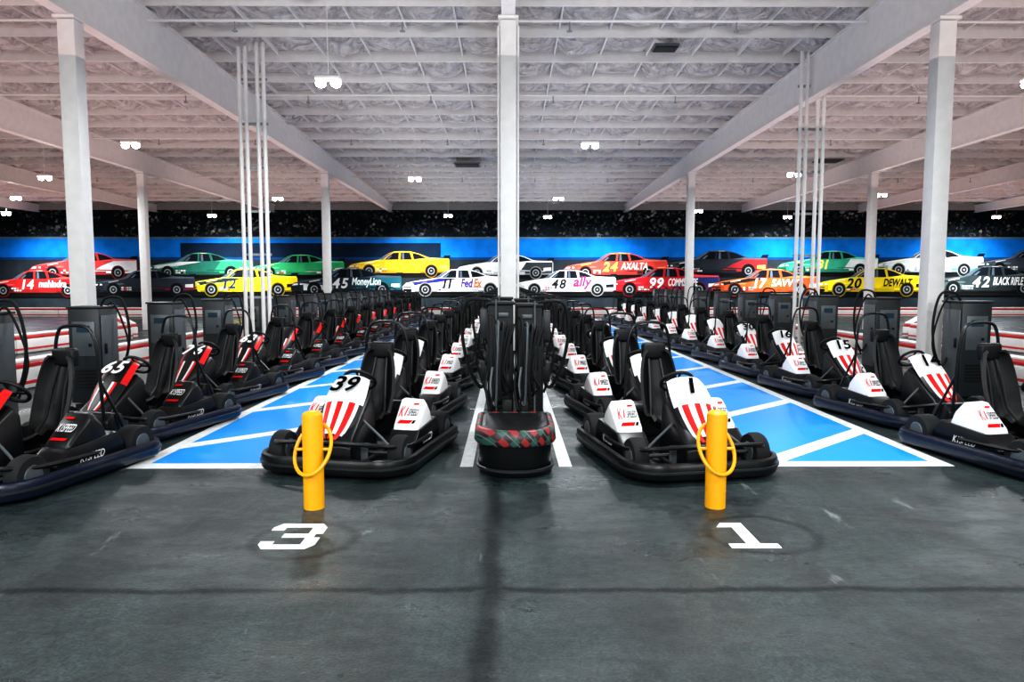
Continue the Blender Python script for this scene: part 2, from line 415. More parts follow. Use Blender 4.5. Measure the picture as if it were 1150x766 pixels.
# vents and sprinkler pipes
for i, (px, py, wd, lb) in enumerate(((525, 184, 1.0, 'dark ceiling vent left of the middle column'), (747, 66, .5, 'dark ceiling vent nearest the camera right of the middle column'), (930, 180, .9, 'dark ceiling vent near the right conduit riser'))):
    p = G(px, py, 6.25); p.z = zd(p.y)-.28
    t = thing('ceiling_vent', lb, 'vent', p, 0, 'ceiling vents')
    MB().box((0, 0, 0), (wd, .8*wd, .05)).build('frame', GREYM, t)
    MB().box((0, 0, -.03), (wd*.9, .72*wd, .02)).build('backing', SOFT, t)
    for k in range(5): MB().box((0, (-.26+k*.13)*wd, -.045), (wd*.88, .04*wd, .02)).build('slat', GREYD, t)
for i, y in enumerate((13.2, 17.9, 22.7, 29.8)):
    z = zd(y)-.4
    t = thing('sprinkler_pipe', 'thin white sprinkler pipe across the ceiling, %s from the front' % ORD[i], 'pipe', (0, y, z), 0, 'sprinkler pipes')
    MB().tube([(-28, 0, 0), (28, 0, 0)], .025, 8).build('pipe', WPAINT, t)
    for k in range(-9, 10):
        b = MB().tube([(k*3+1.1, 0, 0), (k*3+1.1, 0, -.16)], .015, 6); b.lathe([(.02, -.2), (.05, -.19), (.05, -.17), (.02, -.16)], 'z', (k*3+1.1, 0, 0), 8)
        b.build('sprinkler_head', GREYL, t)
# ------------------------------------------------------------------ mural
mural = thing('racing_mural', 'wall-wide printed mural of stock cars racing below a grandstand crowd', 'mural', (0, YW-.02, 0))
XM = XS-.5
def panel(name, x0, x1, z0, z1, off, m):
    return MB().box(((x0+x1)/2, -off/2, (z0+z1)/2), (x1-x0, off, z1-z0)).build(name, m, mural)
_, zt = W(571, 236, YW); _, zc = W(571, 267, YW); _, zb = W(571, 291, YW)
panel('crowd_panel', -XM, XM, zc, zt, .02, CROWD)
panel('blue_wall_panel', -XM, XM, zb, zc, .021, flat((8, 116, 212)))
xa, _ = W(203, 280, YW); xb, _ = W(495, 280, YW)
panel('dark_wall_panel', xa, xb, zb, zc-.3, .026, flat((14, 34, 56)))
panel('stripe', -XM, XM, zc-.07, zc+.04, .03, flat((86, 116, 138)))
panel('stripe', -XM, XM, zb-.05, zb+.1, .03, flat((16, 60, 110)))
panel('track_panel', -XM, XM, .02, zb, .02, flat((36, 44, 50)))
BODY = [(-.03, .065), (-.035, .11), (.0, .148), (.1, .172), (.2, .190), (.28, .203), (.34, .250), (.39, .284), (.44, .300), (.52, .306), (.60, .302), (.69, .278), (.78, .235), (.84, .222), (.9, .22), (.985, .222), (1.0, .2), (1.0, .075), (.95, .04), (.02, .035)]
SCR = [(.275, .203), (.34, .248), (.392, .282), (.425, .289), (.37, .245), (.33, .207)]
WIN = [(.345, .207), (.385, .247), (.435, .286), (.49, .291), (.485, .207)]; WIN2 = [(.505, .207), (.51, .291), (.60, .289), (.62, .207)]; WIN3 = [(.64, .21), (.625, .286), (.69, .268), (.77, .226)]
SWS = [([(.5, .045), (.94, .045), (.995, .08), (.995, .215), (.8, .215), (.66, .15)], [(-.02, .08), (.04, .045), (.34, .045), (.27, .12), (.03, .145)]),
       ([(.62, .045), (.94, .045), (.995, .08), (.995, .215), (.72, .215)], [(.01, .11), (.3, .155), (.52, .2), (.28, .2), (.05, .155)]),
       ([(.3, .045), (.94, .045), (.995, .075), (.995, .12), (.6, .095)], [(.62, .302), (.46, .30), (.41, .283), (.5, .290), (.63, .289)])]
VS = .86
def car(px0, px1, py, cols, num, txt, ncol, tcol, label, layer, sw, nu=.43, tu=.67):
    px0 -= 7; px1 += 9
    xl, z0 = W(px0, py, YW); xr, _ = W(px1, py, YW); L_ = (xr-xl)/1.03; xl += .03*L_
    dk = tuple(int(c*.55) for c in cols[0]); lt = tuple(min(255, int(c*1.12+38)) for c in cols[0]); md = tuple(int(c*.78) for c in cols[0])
    b = MB(); mats = [flat(c) for c in cols]+[flat((14, 20, 28)), flat((14, 15, 16)), flat((140, 144, 148)), flat(ncol), flat(tcol), flat(dk), flat(lt), flat((230, 230, 226)), flat((214, 60, 44)), flat((90, 104, 120)), flat(md), flat((240, 110, 30))]
    def P(pts, off, m):
        b.add([(xl+u*L_, -off, z0-.04*L_+v*L_*VS) for u, v in pts], [tuple(range(len(pts)))], m)
    o = layer
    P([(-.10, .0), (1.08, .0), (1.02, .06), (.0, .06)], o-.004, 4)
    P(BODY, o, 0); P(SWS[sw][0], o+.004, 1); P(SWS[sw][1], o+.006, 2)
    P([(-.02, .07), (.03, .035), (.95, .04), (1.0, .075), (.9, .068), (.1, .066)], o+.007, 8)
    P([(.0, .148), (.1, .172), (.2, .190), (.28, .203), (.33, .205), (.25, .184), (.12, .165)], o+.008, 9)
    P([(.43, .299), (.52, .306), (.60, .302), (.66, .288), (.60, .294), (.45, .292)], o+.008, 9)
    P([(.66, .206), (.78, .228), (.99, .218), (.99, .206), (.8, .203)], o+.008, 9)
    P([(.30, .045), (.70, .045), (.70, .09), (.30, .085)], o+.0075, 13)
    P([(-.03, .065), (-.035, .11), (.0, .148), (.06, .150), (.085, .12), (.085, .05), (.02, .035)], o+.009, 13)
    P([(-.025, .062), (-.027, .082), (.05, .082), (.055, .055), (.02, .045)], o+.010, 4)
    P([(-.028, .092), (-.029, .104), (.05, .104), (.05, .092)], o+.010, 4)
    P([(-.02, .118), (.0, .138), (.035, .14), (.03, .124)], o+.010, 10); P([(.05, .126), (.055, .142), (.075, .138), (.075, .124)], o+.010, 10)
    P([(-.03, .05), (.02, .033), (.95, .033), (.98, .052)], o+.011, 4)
    P(SCR, o+.012, 12)
    for w_ in (WIN, WIN2, WIN3): P(w_, o+.012, 3)
    P([(.36, .21), (.40, .25), (.42, .25), (.385, .21)], o+.014, 12); P([(.52, .21), (.523, .285), (.54, .285), (.545, .21)], o+.014, 12)
    P([(.93, .222), (1.0, .222), (1.012, .258), (.95, .256)], o+.012, 3)
    rs = random.Random(px0)
    for q in range(8):
        u = .265+.026*(q % 4); v = .066+.024*(q//4)
        P([(u, v), (u+.021, v), (u+.021, v+.016), (u, v+.016)], o+.011, rs.choice((10, 10, 11, 5, 7, 8)))
    P([(.14, .162), (.24, .182), (.24, .174), (.14, .154)], o+.011, rs.choice((6, 7, 10)))
    P([(.90, .10), (.98, .10), (.98, .14), (.90, .135)], o+.0115, rs.choice((6, 7, 10)))
    P([(.52, .30), (.58, .30), (.58, .296), (.52, .296)], o+.0115, 6)
    P([(.10, .128), (.26, .15), (.30, .142), (.28, .132)], o+.0085, 9); P([(.56, .10), (.90, .088), (.93, .098), (.60, .112)], o+.0085, 13)
    for u in (.185, .815):
        for r, m, q in ((.080, 8, .013), (.070, 4, .015), (.043, 5, .018), (.030, 4, .02), (.012, 5, .022)):
            P([(u+r*.84*math.cos(a), .075+r*math.sin(a)) for a in (2*PI*k/20 for k in range(20))], o+q, m)
    def T(s, u, v, size, m, mw):
        b.text(s, size*L_, (xl+u*L_, -o-.026, z0-.04*L_+v*L_*VS), (1, 0, 0), (0, 0, 1), m, .04, .22, mw*L_)
    if num: T(num, nu, .142, .095, 6, .16)
    if txt == 'FedEx': T('Fed', tu-.03, .148, .08, 7, .12); T('Ex', tu+.075, .148, .08, 14, .08)
    elif txt == 'ally': T(txt, tu, .152, .095, 7, .22)
    elif txt: T(txt, tu, .150, .068, 7, .27)
    p = b.build('race_car_print', mats, mural, recalc=False); p['label'] = label
lo = [(-12, 90, 329, ((206, 40, 38), (160, 22, 26), (24, 24, 28)), '14', 'mahindra', (240, 240, 240), (245, 245, 245), 'printed red stock car numbered 14'),
      (112, 212, 328, ((44, 50, 60), (110, 34, 44), (150, 160, 170)), '', '', (200, 200, 200), (200, 200, 200), 'printed black stock car'),
      (220, 326, 328, ((252, 226, 34), (244, 206, 24), (40, 50, 60)), '12', '', (20, 40, 80), (20, 20, 20), 'printed yellow stock car numbered 12'),
      (335, 443, 328, ((34, 48, 62), (28, 92, 106), (210, 215, 215)), '45', 'MoneyLion', (240, 240, 240), (225, 240, 240), 'printed dark teal stock car numbered 45'),
      (460, 563, 328, ((242, 244, 248), (244, 246, 248), (44, 42, 120)), '11', 'FedEx', (30, 30, 40), (70, 40, 140), 'printed white stock car numbered 11'),
      (583, 682, 328, ((244, 244, 246), (240, 222, 230), (90, 60, 70)), '48', 'ally', (24, 24, 30), (190, 40, 110), 'printed white stock car numbered 48'),
      (687, 798, 328, ((200, 34, 44), (40, 58, 116), (180, 30, 40)), '99', 'COMMSCOPE', (245, 245, 245), (245, 245, 245), 'printed red and navy stock car numbered 99'),
      (806, 910, 328, ((240, 92, 40), (226, 74, 34), (34, 34, 38)), '17', 'SAVVY', (250, 240, 230), (250, 240, 230), 'printed orange stock car numbered 17'),
      (922, 1030, 328, ((252, 218, 30), (246, 204, 26), (34, 34, 36)), '20', 'DEWALT', (20, 20, 20), (18, 18, 20), 'printed yellow and black stock car numbered 20'),
      (1048, 1162, 327, ((48, 60, 62), (36, 44, 46), (80, 98, 92)), '42', 'BLACK RIFLE', (240, 240, 240), (235, 235, 235), 'printed black stock car numbered 42')]
up = [(42, 146, 309, ((216, 60, 60), (232, 232, 236), (190, 36, 44)), '', '', 'printed red and white stock car in the upper row'),
      (172, 272, 309, ((38, 104, 88), (50, 150, 104), (224, 228, 228)), '', '', 'printed green stock car behind the yellow car'),
      (288, 378, 309, ((50, 170, 106), (232, 238, 232), (44, 150, 96)), '', '', 'printed mint green stock car in the upper row'),
      (398, 496, 307, ((248, 184, 38), (244, 160, 40), (236, 196, 40)), '', '', 'printed amber stock car in the upper row'),
      (520, 612, 309, ((230, 232, 234), (50, 54, 60), (234, 234, 236)), '', '', 'printed white and black stock car in the upper row'),
      (640, 740, 309, ((236, 74, 62), (38, 40, 50), (240, 186, 60)), '24', 'AXALTA', 'printed red and black stock car numbered 24'),
      (750, 852, 307, ((44, 48, 56), (170, 40, 46), (60, 66, 74)), '', '', 'printed black stock car in the upper row'),
      (880, 976, 306, ((54, 160, 128), (232, 238, 236), (44, 130, 108)), '31', '', 'printed green stock car numbered 31'),
      (990, 1094, 306, ((212, 224, 224), (76, 170, 160), (224, 230, 230)), '', '', 'printed pale teal stock car in the upper row'),
      (1104, 1204, 305, ((62, 70, 82), (106, 116, 126), (54, 56, 60)), '', '', 'printed dark grey stock car at the right edge')]
for i, a in enumerate(up): car(a[0], a[1], a[2], a[3], a[4], a[5], (245, 225, 90), (245, 245, 245), a[6], .04+.02*(i % 2), i % 3)
for i, a in enumerate(lo):
    nu, tu = (.32, .73) if i == 8 else ((.36, .67) if i == 2 else ((.40, .62) if i == 4 else (.43, .67)))
    car(a[0], a[1], a[2], a[3], a[4], a[5], a[6], a[7], a[8], .10+.03*(i % 2), (0, 2, 1, 0, 1, 2, 0, 1, 2, 0)[i], nu, tu)
# ------------------------------------------------------------------ floor markings
def quad(b, pts, m=0, h=.002, z=0):
    n = len(pts); vs = [(x, y, z) for x, y in pts]+[(x, y, z+h) for x, y in pts]
    b.add(vs, [tuple(range(n-1, -1, -1)), tuple(range(n, 2*n))]+[(i, (i+1) % n, n+(i+1) % n, n+i) for i in range(n)], m)
def clip(poly, x0, x1, y0, y1):
    def cut(P, f):
        out = []
        for i in range(len(P)):
            a, c = P[i], P[(i+1) % len(P)]; fa, fc = f(a), f(c)
            if fa >= 0: out.append(a)
            if (fa >= 0) != (fc >= 0):
                t = fa/(fa-fc); out.append((a[0]+(c[0]-a[0])*t, a[1]+(c[1]-a[1])*t))
        return out
    for f in (lambda p: p[0]-x0, lambda p: x1-p[0], lambda p: p[1]-y0, lambda p: y1-p[1]):
        poly = cut(poly, f)
        if len(poly) < 3: return None
    return poly
def lane(xa, xb, ya, yb, label, first, wl=.14):
    t = thing('painted_lane', label, 'floor marking', ((xa+xb)/2, ya, 0), 0, 'blue painted lanes')
    ox, oy = -(xa+xb)/2, -ya
    def R(name, x0, x1, y0, y1, m, z=0, h=.002):
        b = MB(); quad(b, [(x0+ox, y0+oy), (x1+ox, y0+oy), (x1+ox, y1+oy), (x0+ox, y1+oy)], 0, h, z); b.build(name, m, t)
    R('blue_field', xa+wl, xb-wl, ya+wl*1.3, yb, BLUEP)
    R('border_line', xa, xa+wl, ya, yb, LINE); R('border_line', xb-wl, xb, ya, yb, LINE); R('border_line', xa+wl, xb-wl, ya, ya+wl*1.3, LINE)
    y = first
    while y < yb:
        wd = xb-xa
        p = clip([(xa, y-wd*.9), (xb, y), (xb, y+.26), (xa, y-wd*.9+.26)], xa+wl, xb-wl, ya+wl*1.3, yb)
        if p:
            b = MB(); quad(b, [(q[0]+ox, q[1]+oy) for q in p], 0, .002, .002); b.build('hatch_line', LINE, t)
        y += 2.1
lane(-3.52, -1.85, 6.45, 34, 'blue painted lane with white diagonal hatching left of the centre', 8.6)
lane(2.15, 4.16, 6.5, 34, 'blue painted lane with white diagonal hatching right of the centre', 8.05)
t = thing('island_marking', 'two long white floor lines beside the central charger island', 'floor marking', (.07, 6.5, 0))
for xx in (-.46, .46):
    b = MB(); quad(b, [(xx-.06, 0), (xx+.06, 0), (xx+.06, 27.5), (xx-.06, 27.5)]); b.build('painted_line', LINE, t)
def numeral(boxes, center, w, h, label):
    t = thing('floor_number', label, 'floor marking', center)
    b = MB()
    for p in boxes: quad(b, [((x-.5)*w, (y-.5)*h) for x, y in p], 0, .003)
    b.build('painted_digit', LINE, t)
R_ = lambda x0, y0, x1, y1: [(x0, y0), (x1, y0), (x1, y1), (x0, y1)]
numeral([R_(.12, .84, .88, 1), R_(.74, .58, 1, .84), R_(.3, .43, .88, .58), R_(.74, .16, 1, .43), R_(.12, 0, .88, .16), R_(0, .16, .24, .28), R_(0, .72, .24, .84),
         [(.88, .84), (1, .84), (.88, 1)], [(0, .84), (.12, .84), (.12, 1)], [(.88, 0), (1, .16), (.88, .16)], [(.12, 0), (.12, .16), (0, .16)]],
        G(330, 602), .37, .48, 'white number 3 painted on the floor before the left bollard')
numeral([R_(.08, 0, 1, .16), R_(.42, .16, .68, 1), [(.12, .82), (.42, .82), (.42, 1), (.26, 1)]],
        G(834, 601), .35, .48, 'white number 1 painted on the floor before the right bollard')
# ------------------------------------------------------------------ bollards
def bollard(px, py, label, rz, tilt):
    t = thing('safety_bollard', label, 'bollard', G(px, py), 0, 'yellow bollards')
    r = .077
    MB().lathe([(r, 0), (r, .70), (r*.95, .72), (r*.7, .738), (r*.25, .745)], 'z', n=28).build('post', YEL, t)
    pts = []
    for k in range(40):
        a = 2*PI*k/40; v = .205*math.sin(a)
        p = Vector((.142*math.cos(a), v*math.cos(tilt), .45+v*math.sin(tilt)))
        pts.append(Matrix.Rotation(rz, 3, 'Z') @ p)
    MB().tube(pts, .014, 8, closed=True).build('hoop', YEL, t)
    MB().lathe([(.012, -.13), (.012, .13)], 'x', (0, 0, .45), 8).build('hoop_pin', YEL, t)
bollard(353, 570, 'yellow bollard with a hoop beside the painted number 3', -.25, math.radians(58))
bollard(803, 569, 'yellow bollard with a hoop beside the painted number 1', .25, math.radians(58))
# ------------------------------------------------------------------ karts
def rr(hx, y0, y1, rf, rb, t, n=7):
    hx -= t; y0 += t; y1 -= t; rf = max(.02, rf-t); rb = max(.02, rb-t); pts = []
    for cx, cy, r, a0 in ((hx-rb, y1-rb, rb, 0), (-hx+rb, y1-rb, rb, 90), (-hx+rf, y0+rf, rf, 180), (hx-rf, y0+rf, rf, 270)):
        for k in range(n+1):
            a = math.radians(a0+90*k/n); pts.append((cx+r*math.cos(a), cy+r*math.sin(a)))
    return pts
KX, KY0, KY1 = .74, -.95, .92
def cat(P, t):
    n = len(P)-1; x = t*n; i = min(int(x), n-1); f = x-i
    p0, p1, p2, p3 = P[max(i-1, 0)], P[i], P[i+1], P[min(i+2, n)]
    return [.5*(2*b_+(c-a)*f+(2*a-5*b_+4*c-d)*f*f+(3*b_-a-3*c+d)*f**3) for a, b_, c, d in zip(p0, p1, p2, p3)]
BIB = [(-.28, .80, .13), (-.34, .83, .17), (-.50, .70, .195), (-.64, .55, .185), (-.77, .41, .14), (-.84, .34, .08)]
def bib_pt(t, s):
    y, z, w_ = cat(BIB, t); return (s*w_, y+.05*abs(s)**3, z-.05*abs(s)**3)
def make_kart(red, bump):
    root = thing('go_kart', 'go-kart', 'go-kart', (0, 0, 0), 0, 'parked go-karts')
    BP = lambda prof: [[(x, y, z) for x, y in rr(KX, KY0, KY1, .36, .24, tt)] for tt, z in prof]
    bp = MB().loft(BP(((.015, .035), (0, .06), (0, .145), (.012, .17), (.045, .178), (.06, .16), (.06, .04))), closed=True).build('bumper', bump, root, ang=50)
    MB().loft(BP(((.005, .09), (-.012, .094), (-.012, .112), (.005, .116))), closed=True).build('rub_strip', GREYD, bp)
    MB().loft(BP(((.055, .045), (.055, .065)))).build('floor_pan', SOFT, root)
    fr = [(-.62, .1, .20), (-.64, -.5, .23), (-.54, -.76, .27), (-.28, -.86, .30), (0, -.89, .31), (.28, -.86, .30), (.54, -.76, .27), (.64, -.5, .23), (.62, .1, .20)]
    MB().tube([cat(fr, k/40) for k in range(41)], .02, 8).build('front_rail', BLK, root)
    prof = [(-.84, .08), (-.84, .27), (-.76, .36), (-.42, .60), (-.30, .68), (-.24, .62), (-.22, .08)]
    MB().loft([[(x*(1+.25*(.6-z)), y, z*(1 if abs(x) < .15 else .94)) for y, z in prof] for x in (-.19, -.14, .14, .19)]).build('nose_body', BLK, root, bevel=.015)
    b = MB(); nr, nc = 16, 14
    b.v += [bib_pt(i/nr, -1+2*j/nc) for i in range(nr+1) for j in range(nc+1)]
    for i in range(nr):
        for j in range(nc):
            a = i*(nc+1)+j; b.f.append((a, a+nc+1, a+nc+2, a+1)); t_ = i/nr
            if red:
                if t_ < .16 or t_ > .88: m = 2
                elif t_ < .5: m = 0 if j in (0, 1, 12, 13) or t_ > .44 else 2
                else: m = 1 if j in (4, 9) else (0 if j in (3, 10) else 2)
            else: m = 1 if (t_ >= .48 and j in (2, 3, 6, 7, 10, 11)) else (2 if t_ > .86 or (t_ >= .44 and j in (0, 13)) else 0)
            b.m.append(m)
    b.build('front_fairing', [RED, WHT, BLK] if red else [WHT, RED, BLK], root, recalc=False, solid=.02, ang=60)
    for s in (-1, 1):
        P = [(-.34, .07), (-.36, .18), (-.2, .30), (.36, .34), (.44, .24), (.44, .07)]
        pod = MB().loft([[(s*x, y*k, z) for y, z in P] for x, k in ((.34, .97), (.37, 1), (.58, 1), (.62, .95))]).build('side_pod', BLK, root, bevel=.006)
        Q = [(-.19, .29), (-.17, .34), (.06, .555), (.12, .56), (.22, .45), (.26, .335), (.1, .31)]
        pan = MB().loft([[(s*x, y*k+.03*(1-k), .31+(z-.31)*q) for y, z in Q] for x, k, q in ((.355, .97, .97), (.375, 1, 1), (.565, 1, .96), (.60, .90, .74))]).build('pod_panel', BLK if red else WHT, pod, bevel=.004, seg=1)
        vdir = Vector((0, .23, .215)).normalized(); nrm = Vector((0, -.215, .23)).normalized()
        O = Vector((s*.47, -.17, .34))+nrm*.007
        def dq(u0, u1, v0, v1, sh, m, name):
            MB().add([O+Vector((u, 0, 0))+vdir*v for u, v in ((u0, v0), (u1, v0), (u1+sh, v1), (u0+sh, v1))], [(0, 1, 2, 3)], 0).build(name, m, pod, recalc=False)
        if red:
            dq(-.09, .06, .02, .045, .02, INKR, 'pod_stripe'); dq(-.085, .0, .245, .265, .015, INKR, 'pod_stripe')
            MB().text('K1SPEED', .085, O+vdir*.15+nrm*.002, (1, 0, 0), vdir, 0, .0, .35, .175).build('pod_lettering', INKW, pod, recalc=False)
        else:
            dq(-.09, .04, .02, .06, .025, INKR, 'pod_stripe'); dq(.055, .08, .02, .06, .015, INKB, 'pod_stripe'); dq(.02, .075, .245, .265, .012, INKR, 'pod_stripe')
            MB().text('K', .13, O+Vector((-.068, 0, 0))+vdir*.16+nrm*.002, (1, 0, 0), vdir, 0, .01, .3, .05).build('pod_lettering', INKR, pod, recalc=False)
            MB().text('1', .1, O+Vector((-.025, 0, 0))+vdir*.16+nrm*.002, (1, 0, 0), vdir, 0, .03, .3, .03).build('pod_lettering', INKR, pod, recalc=False)
            MB().text('SPEED', .08, O+Vector((.045, 0, 0))+vdir*.152+nrm*.002, (1, 0, 0), vdir, 0, .01, .35, .105).build('pod_lettering', INKB, pod, recalc=False)
        MB().text('K1SPEED', .07, (s*.624, .04, .19), (0, s, 0), (0, 0, 1), 0, .0, .35, .28).build('pod_lettering', INKW, pod, recalc=False)
    for x in (-1, 1):
        for y, wd in ((-.58, .13), (.64, .19)):
            xx = x*(.57 if y < 0 else .55); r = .17
            wh = MB().lathe([(r*.62, -wd/2), (r*.92, -wd/2), (r, -wd/2+.03), (r, wd/2-.03), (r*.92, wd/2), (r*.62, wd/2)], 'x', (xx, y, r), 20).build('wheel', RUB, root)
            MB().lathe([(r*.2, -wd/2-.012), (r*.5, -wd/2-.006), (r*.6, -wd/2+.01), (r*.6, wd/2-.01), (r*.5, wd/2+.006), (r*.2, wd/2+.012)], 'x', (xx, y, r), 16).build('rim', GREYM, wh)
    for y in (-.58, .64): MB().tube([(-.5, y, .17), (.5, y, .17)], .018, 8).build('axle', GREYD, root)
    for s in (-1, 1):
        MB().tube([(s*.26, -.82, .11), (s*.28, -.3, .11), (s*.3, .3, .11), (s*.3, .84, .11)], .018, 8).build('chassis_rail', GREYD, root)
        MB().tube([(s*.12, -.5, .5), (s*.36, -.52, .3), (s*.5, -.56, .19)], .012, 6).build('tie_rod', GREYM, root)
    S = [(-.10, .32, .17), (.02, .26, .18), (.20, .25, .185), (.32, .34, .19), (.40, .55, .20), (.46, .78, .19), (.50, .95, .15), (.51, 1.0, .11)]
    nr, nc = 18, 10; vs = []; fs = []
    for i in range(nr+1):
        y, z, w_ = cat(S, i/nr); y2, z2, _ = cat(S, min(1, i/nr+.02)); y1, z1, _ = cat(S, max(0, i/nr-.02))
        tn = Vector((0, y2-y1, z2-z1)).normalized(); nn = Vector((0, -tn.z, tn.y))
        for j in range(nc+1):
            q = -1+2*j/nc; lift = .14*abs(q)**2.5*(1 if i/nr > .1 else .5)
            vs.append(Vector((q*w_, y, z))+nn*lift)
    for i in range(nr):
        for j in range(nc):
            a = i*(nc+1)+j; fs.append((a, a+1, a+nc+2, a+nc+1))
    MB().add(vs, fs).build('seat', SOFT, root, recalc=True, solid=.03, ang=70)
    MB().box((0, .46, 1.0), (.25, .09, .17)).build('headrest', SOFT, root, bevel=.03, seg=3)
    hp = [(-.25, .64, .07), (-.25, .60, .6), (-.235, .59, 1.0), (-.2, .585, 1.19), (-.12, .58, 1.28), (.12, .58, 1.28), (.2, .585, 1.19), (.235, .59, 1.0), (.25, .60, .6), (.25, .64, .07)]
    MB().tube([cat(hp, k/36) for k in range(37)], .016, 8).build('roll_hoop', BLK, root)
    for s in (-1, 1):
        MB().tube([(s*.06, .44, .93), (s*.075, .36, .72), (s*.09, .29, .45), (s*.12, .2, .33)], .014, 6).build('harness_strap', GREYD, root)
        MB().tube([(s*.24, .60, .75), (s*.32, .72, .4), (s*.34, .84, .1)], .014, 6).build('hoop_brace', BLK, root)
    c = Vector((0, -.13, .76)); ax = Vector((0, .75, .66)).normalized(); uu = Vector((1, 0, 0)); vv = ax.cross(uu)
    st = MB().tube([c+(uu*math.cos(a)*.155+vv*math.sin(a)*.13) for a in (2*PI*k/24 for k in range(24))], .017, 8, closed=True)
    for a in (.15, PI-.15, 1.5*PI): st.tube([c-ax*.01, c+(uu*math.cos(a)*.15+vv*math.sin(a)*.125)], .012, 6)
    sw = st.build('steering_wheel', SOFT, root)
    h = MB().lathe([(.05, -.02), (.05, .01), (.035, .02)], 'z', (0, 0, 0), 12).build('wheel_hub', GREYD, sw)
    h.location = c; h.rotation_euler = ax.to_track_quat('Z', 'Y').to_euler()
    MB().tube([c-ax*.01, (0, -.36, .5)], .016, 8).build('steering_column', GREYD, root)
    prof = [(.6, .08), (.6, .36), (.66, .44), (.8, .42), (.85, .3), (.85, .08)]
    MB().loft([[(x, y, z) for y, z in prof] for x in (-.30, .30)]).build('motor_cover', BLK, root, bevel=.025)
    for s in (-1, 1):
        MB().box((s*.24, -.62, .18), (.07, .02, .16)).build('pedal', GREYM, root)
    return root
def sub(o, prefix):
    return next(c for c in o.children if c.name.split('.')[0] == prefix)
_nm = {}
def add_number(k, n, red):
    key = (n, red)
    fair = sub(k, 'front_fairing')
    if key not in _nm:
        a = Vector(bib_pt(.18, 0)); c = Vector(bib_pt(.46, 0)); v = (a-c).normalized()
        nn = Vector((0, -abs(v.z), abs(v.y))).normalized()
        d = MB().text(n, .19, (a+c)/2+nn*.036, (1, 0, 0), v, 0, .04, .22, .29)
        ob = d.build('number', INKW if red else INKB, fair, recalc=False); _nm[key] = ob.data
    else:
        ob = bpy.data.objects.new('number', _nm[key]); C.objects.link(ob); ob.parent = fair
PW = make_kart(False, BLK); PR = make_kart(True, NAVY); PN = make_kart(False, NAVY)
protos = {'w': PW, 'r': PR, 'n': PN}
def place(kind, x, y, rz, label, num=None):
    k = copy_tree(protos[kind])
    k.location = (x, y, .005); k.rotation_euler = (0, 0, rz); k['label'] = label
    if num: add_number(k, num, kind == 'r')
    return k
rows = [
 ('r', -4.27, 6.25, 2.04, 14, -13, 'beside the left-hand chargers', {1: '65', 2: '76', 3: '63'}, 'black and red'),
 ('w', -1.42, 6.98, 2.2, 12, -12, 'left of the central chargers', {0: '39', 1: '4'}, 'white and red'),
 ('w', 1.60, 6.85, 2.2, 12, 12, 'right of the central chargers', {0: '1'}, 'white and red'),
 ('n', 5.0, 6.75, 2.2, 12, 8, 'beside the right-hand chargers', {1: '14', 2: '15', 3: '16', 4: '30'}, 'white and navy'),
]
for kind, x, ys, dy, n, ang, where, nums, desc in rows:
    for i in range(n):
        num = nums.get(i)
        lab = '%s go-kart%s, %s from front %s' % (desc, (' numbered '+num) if num else '', ORD[i], where)
        place(kind, x+random.uniform(-.03, .03), ys+dy*i, math.radians(ang+random.uniform(-2, 2)), lab, num)
def rm(o):
    for c in list(o.children): rm(c)
    bpy.data.objects.remove(o)
for p in protos.values(): rm(p)
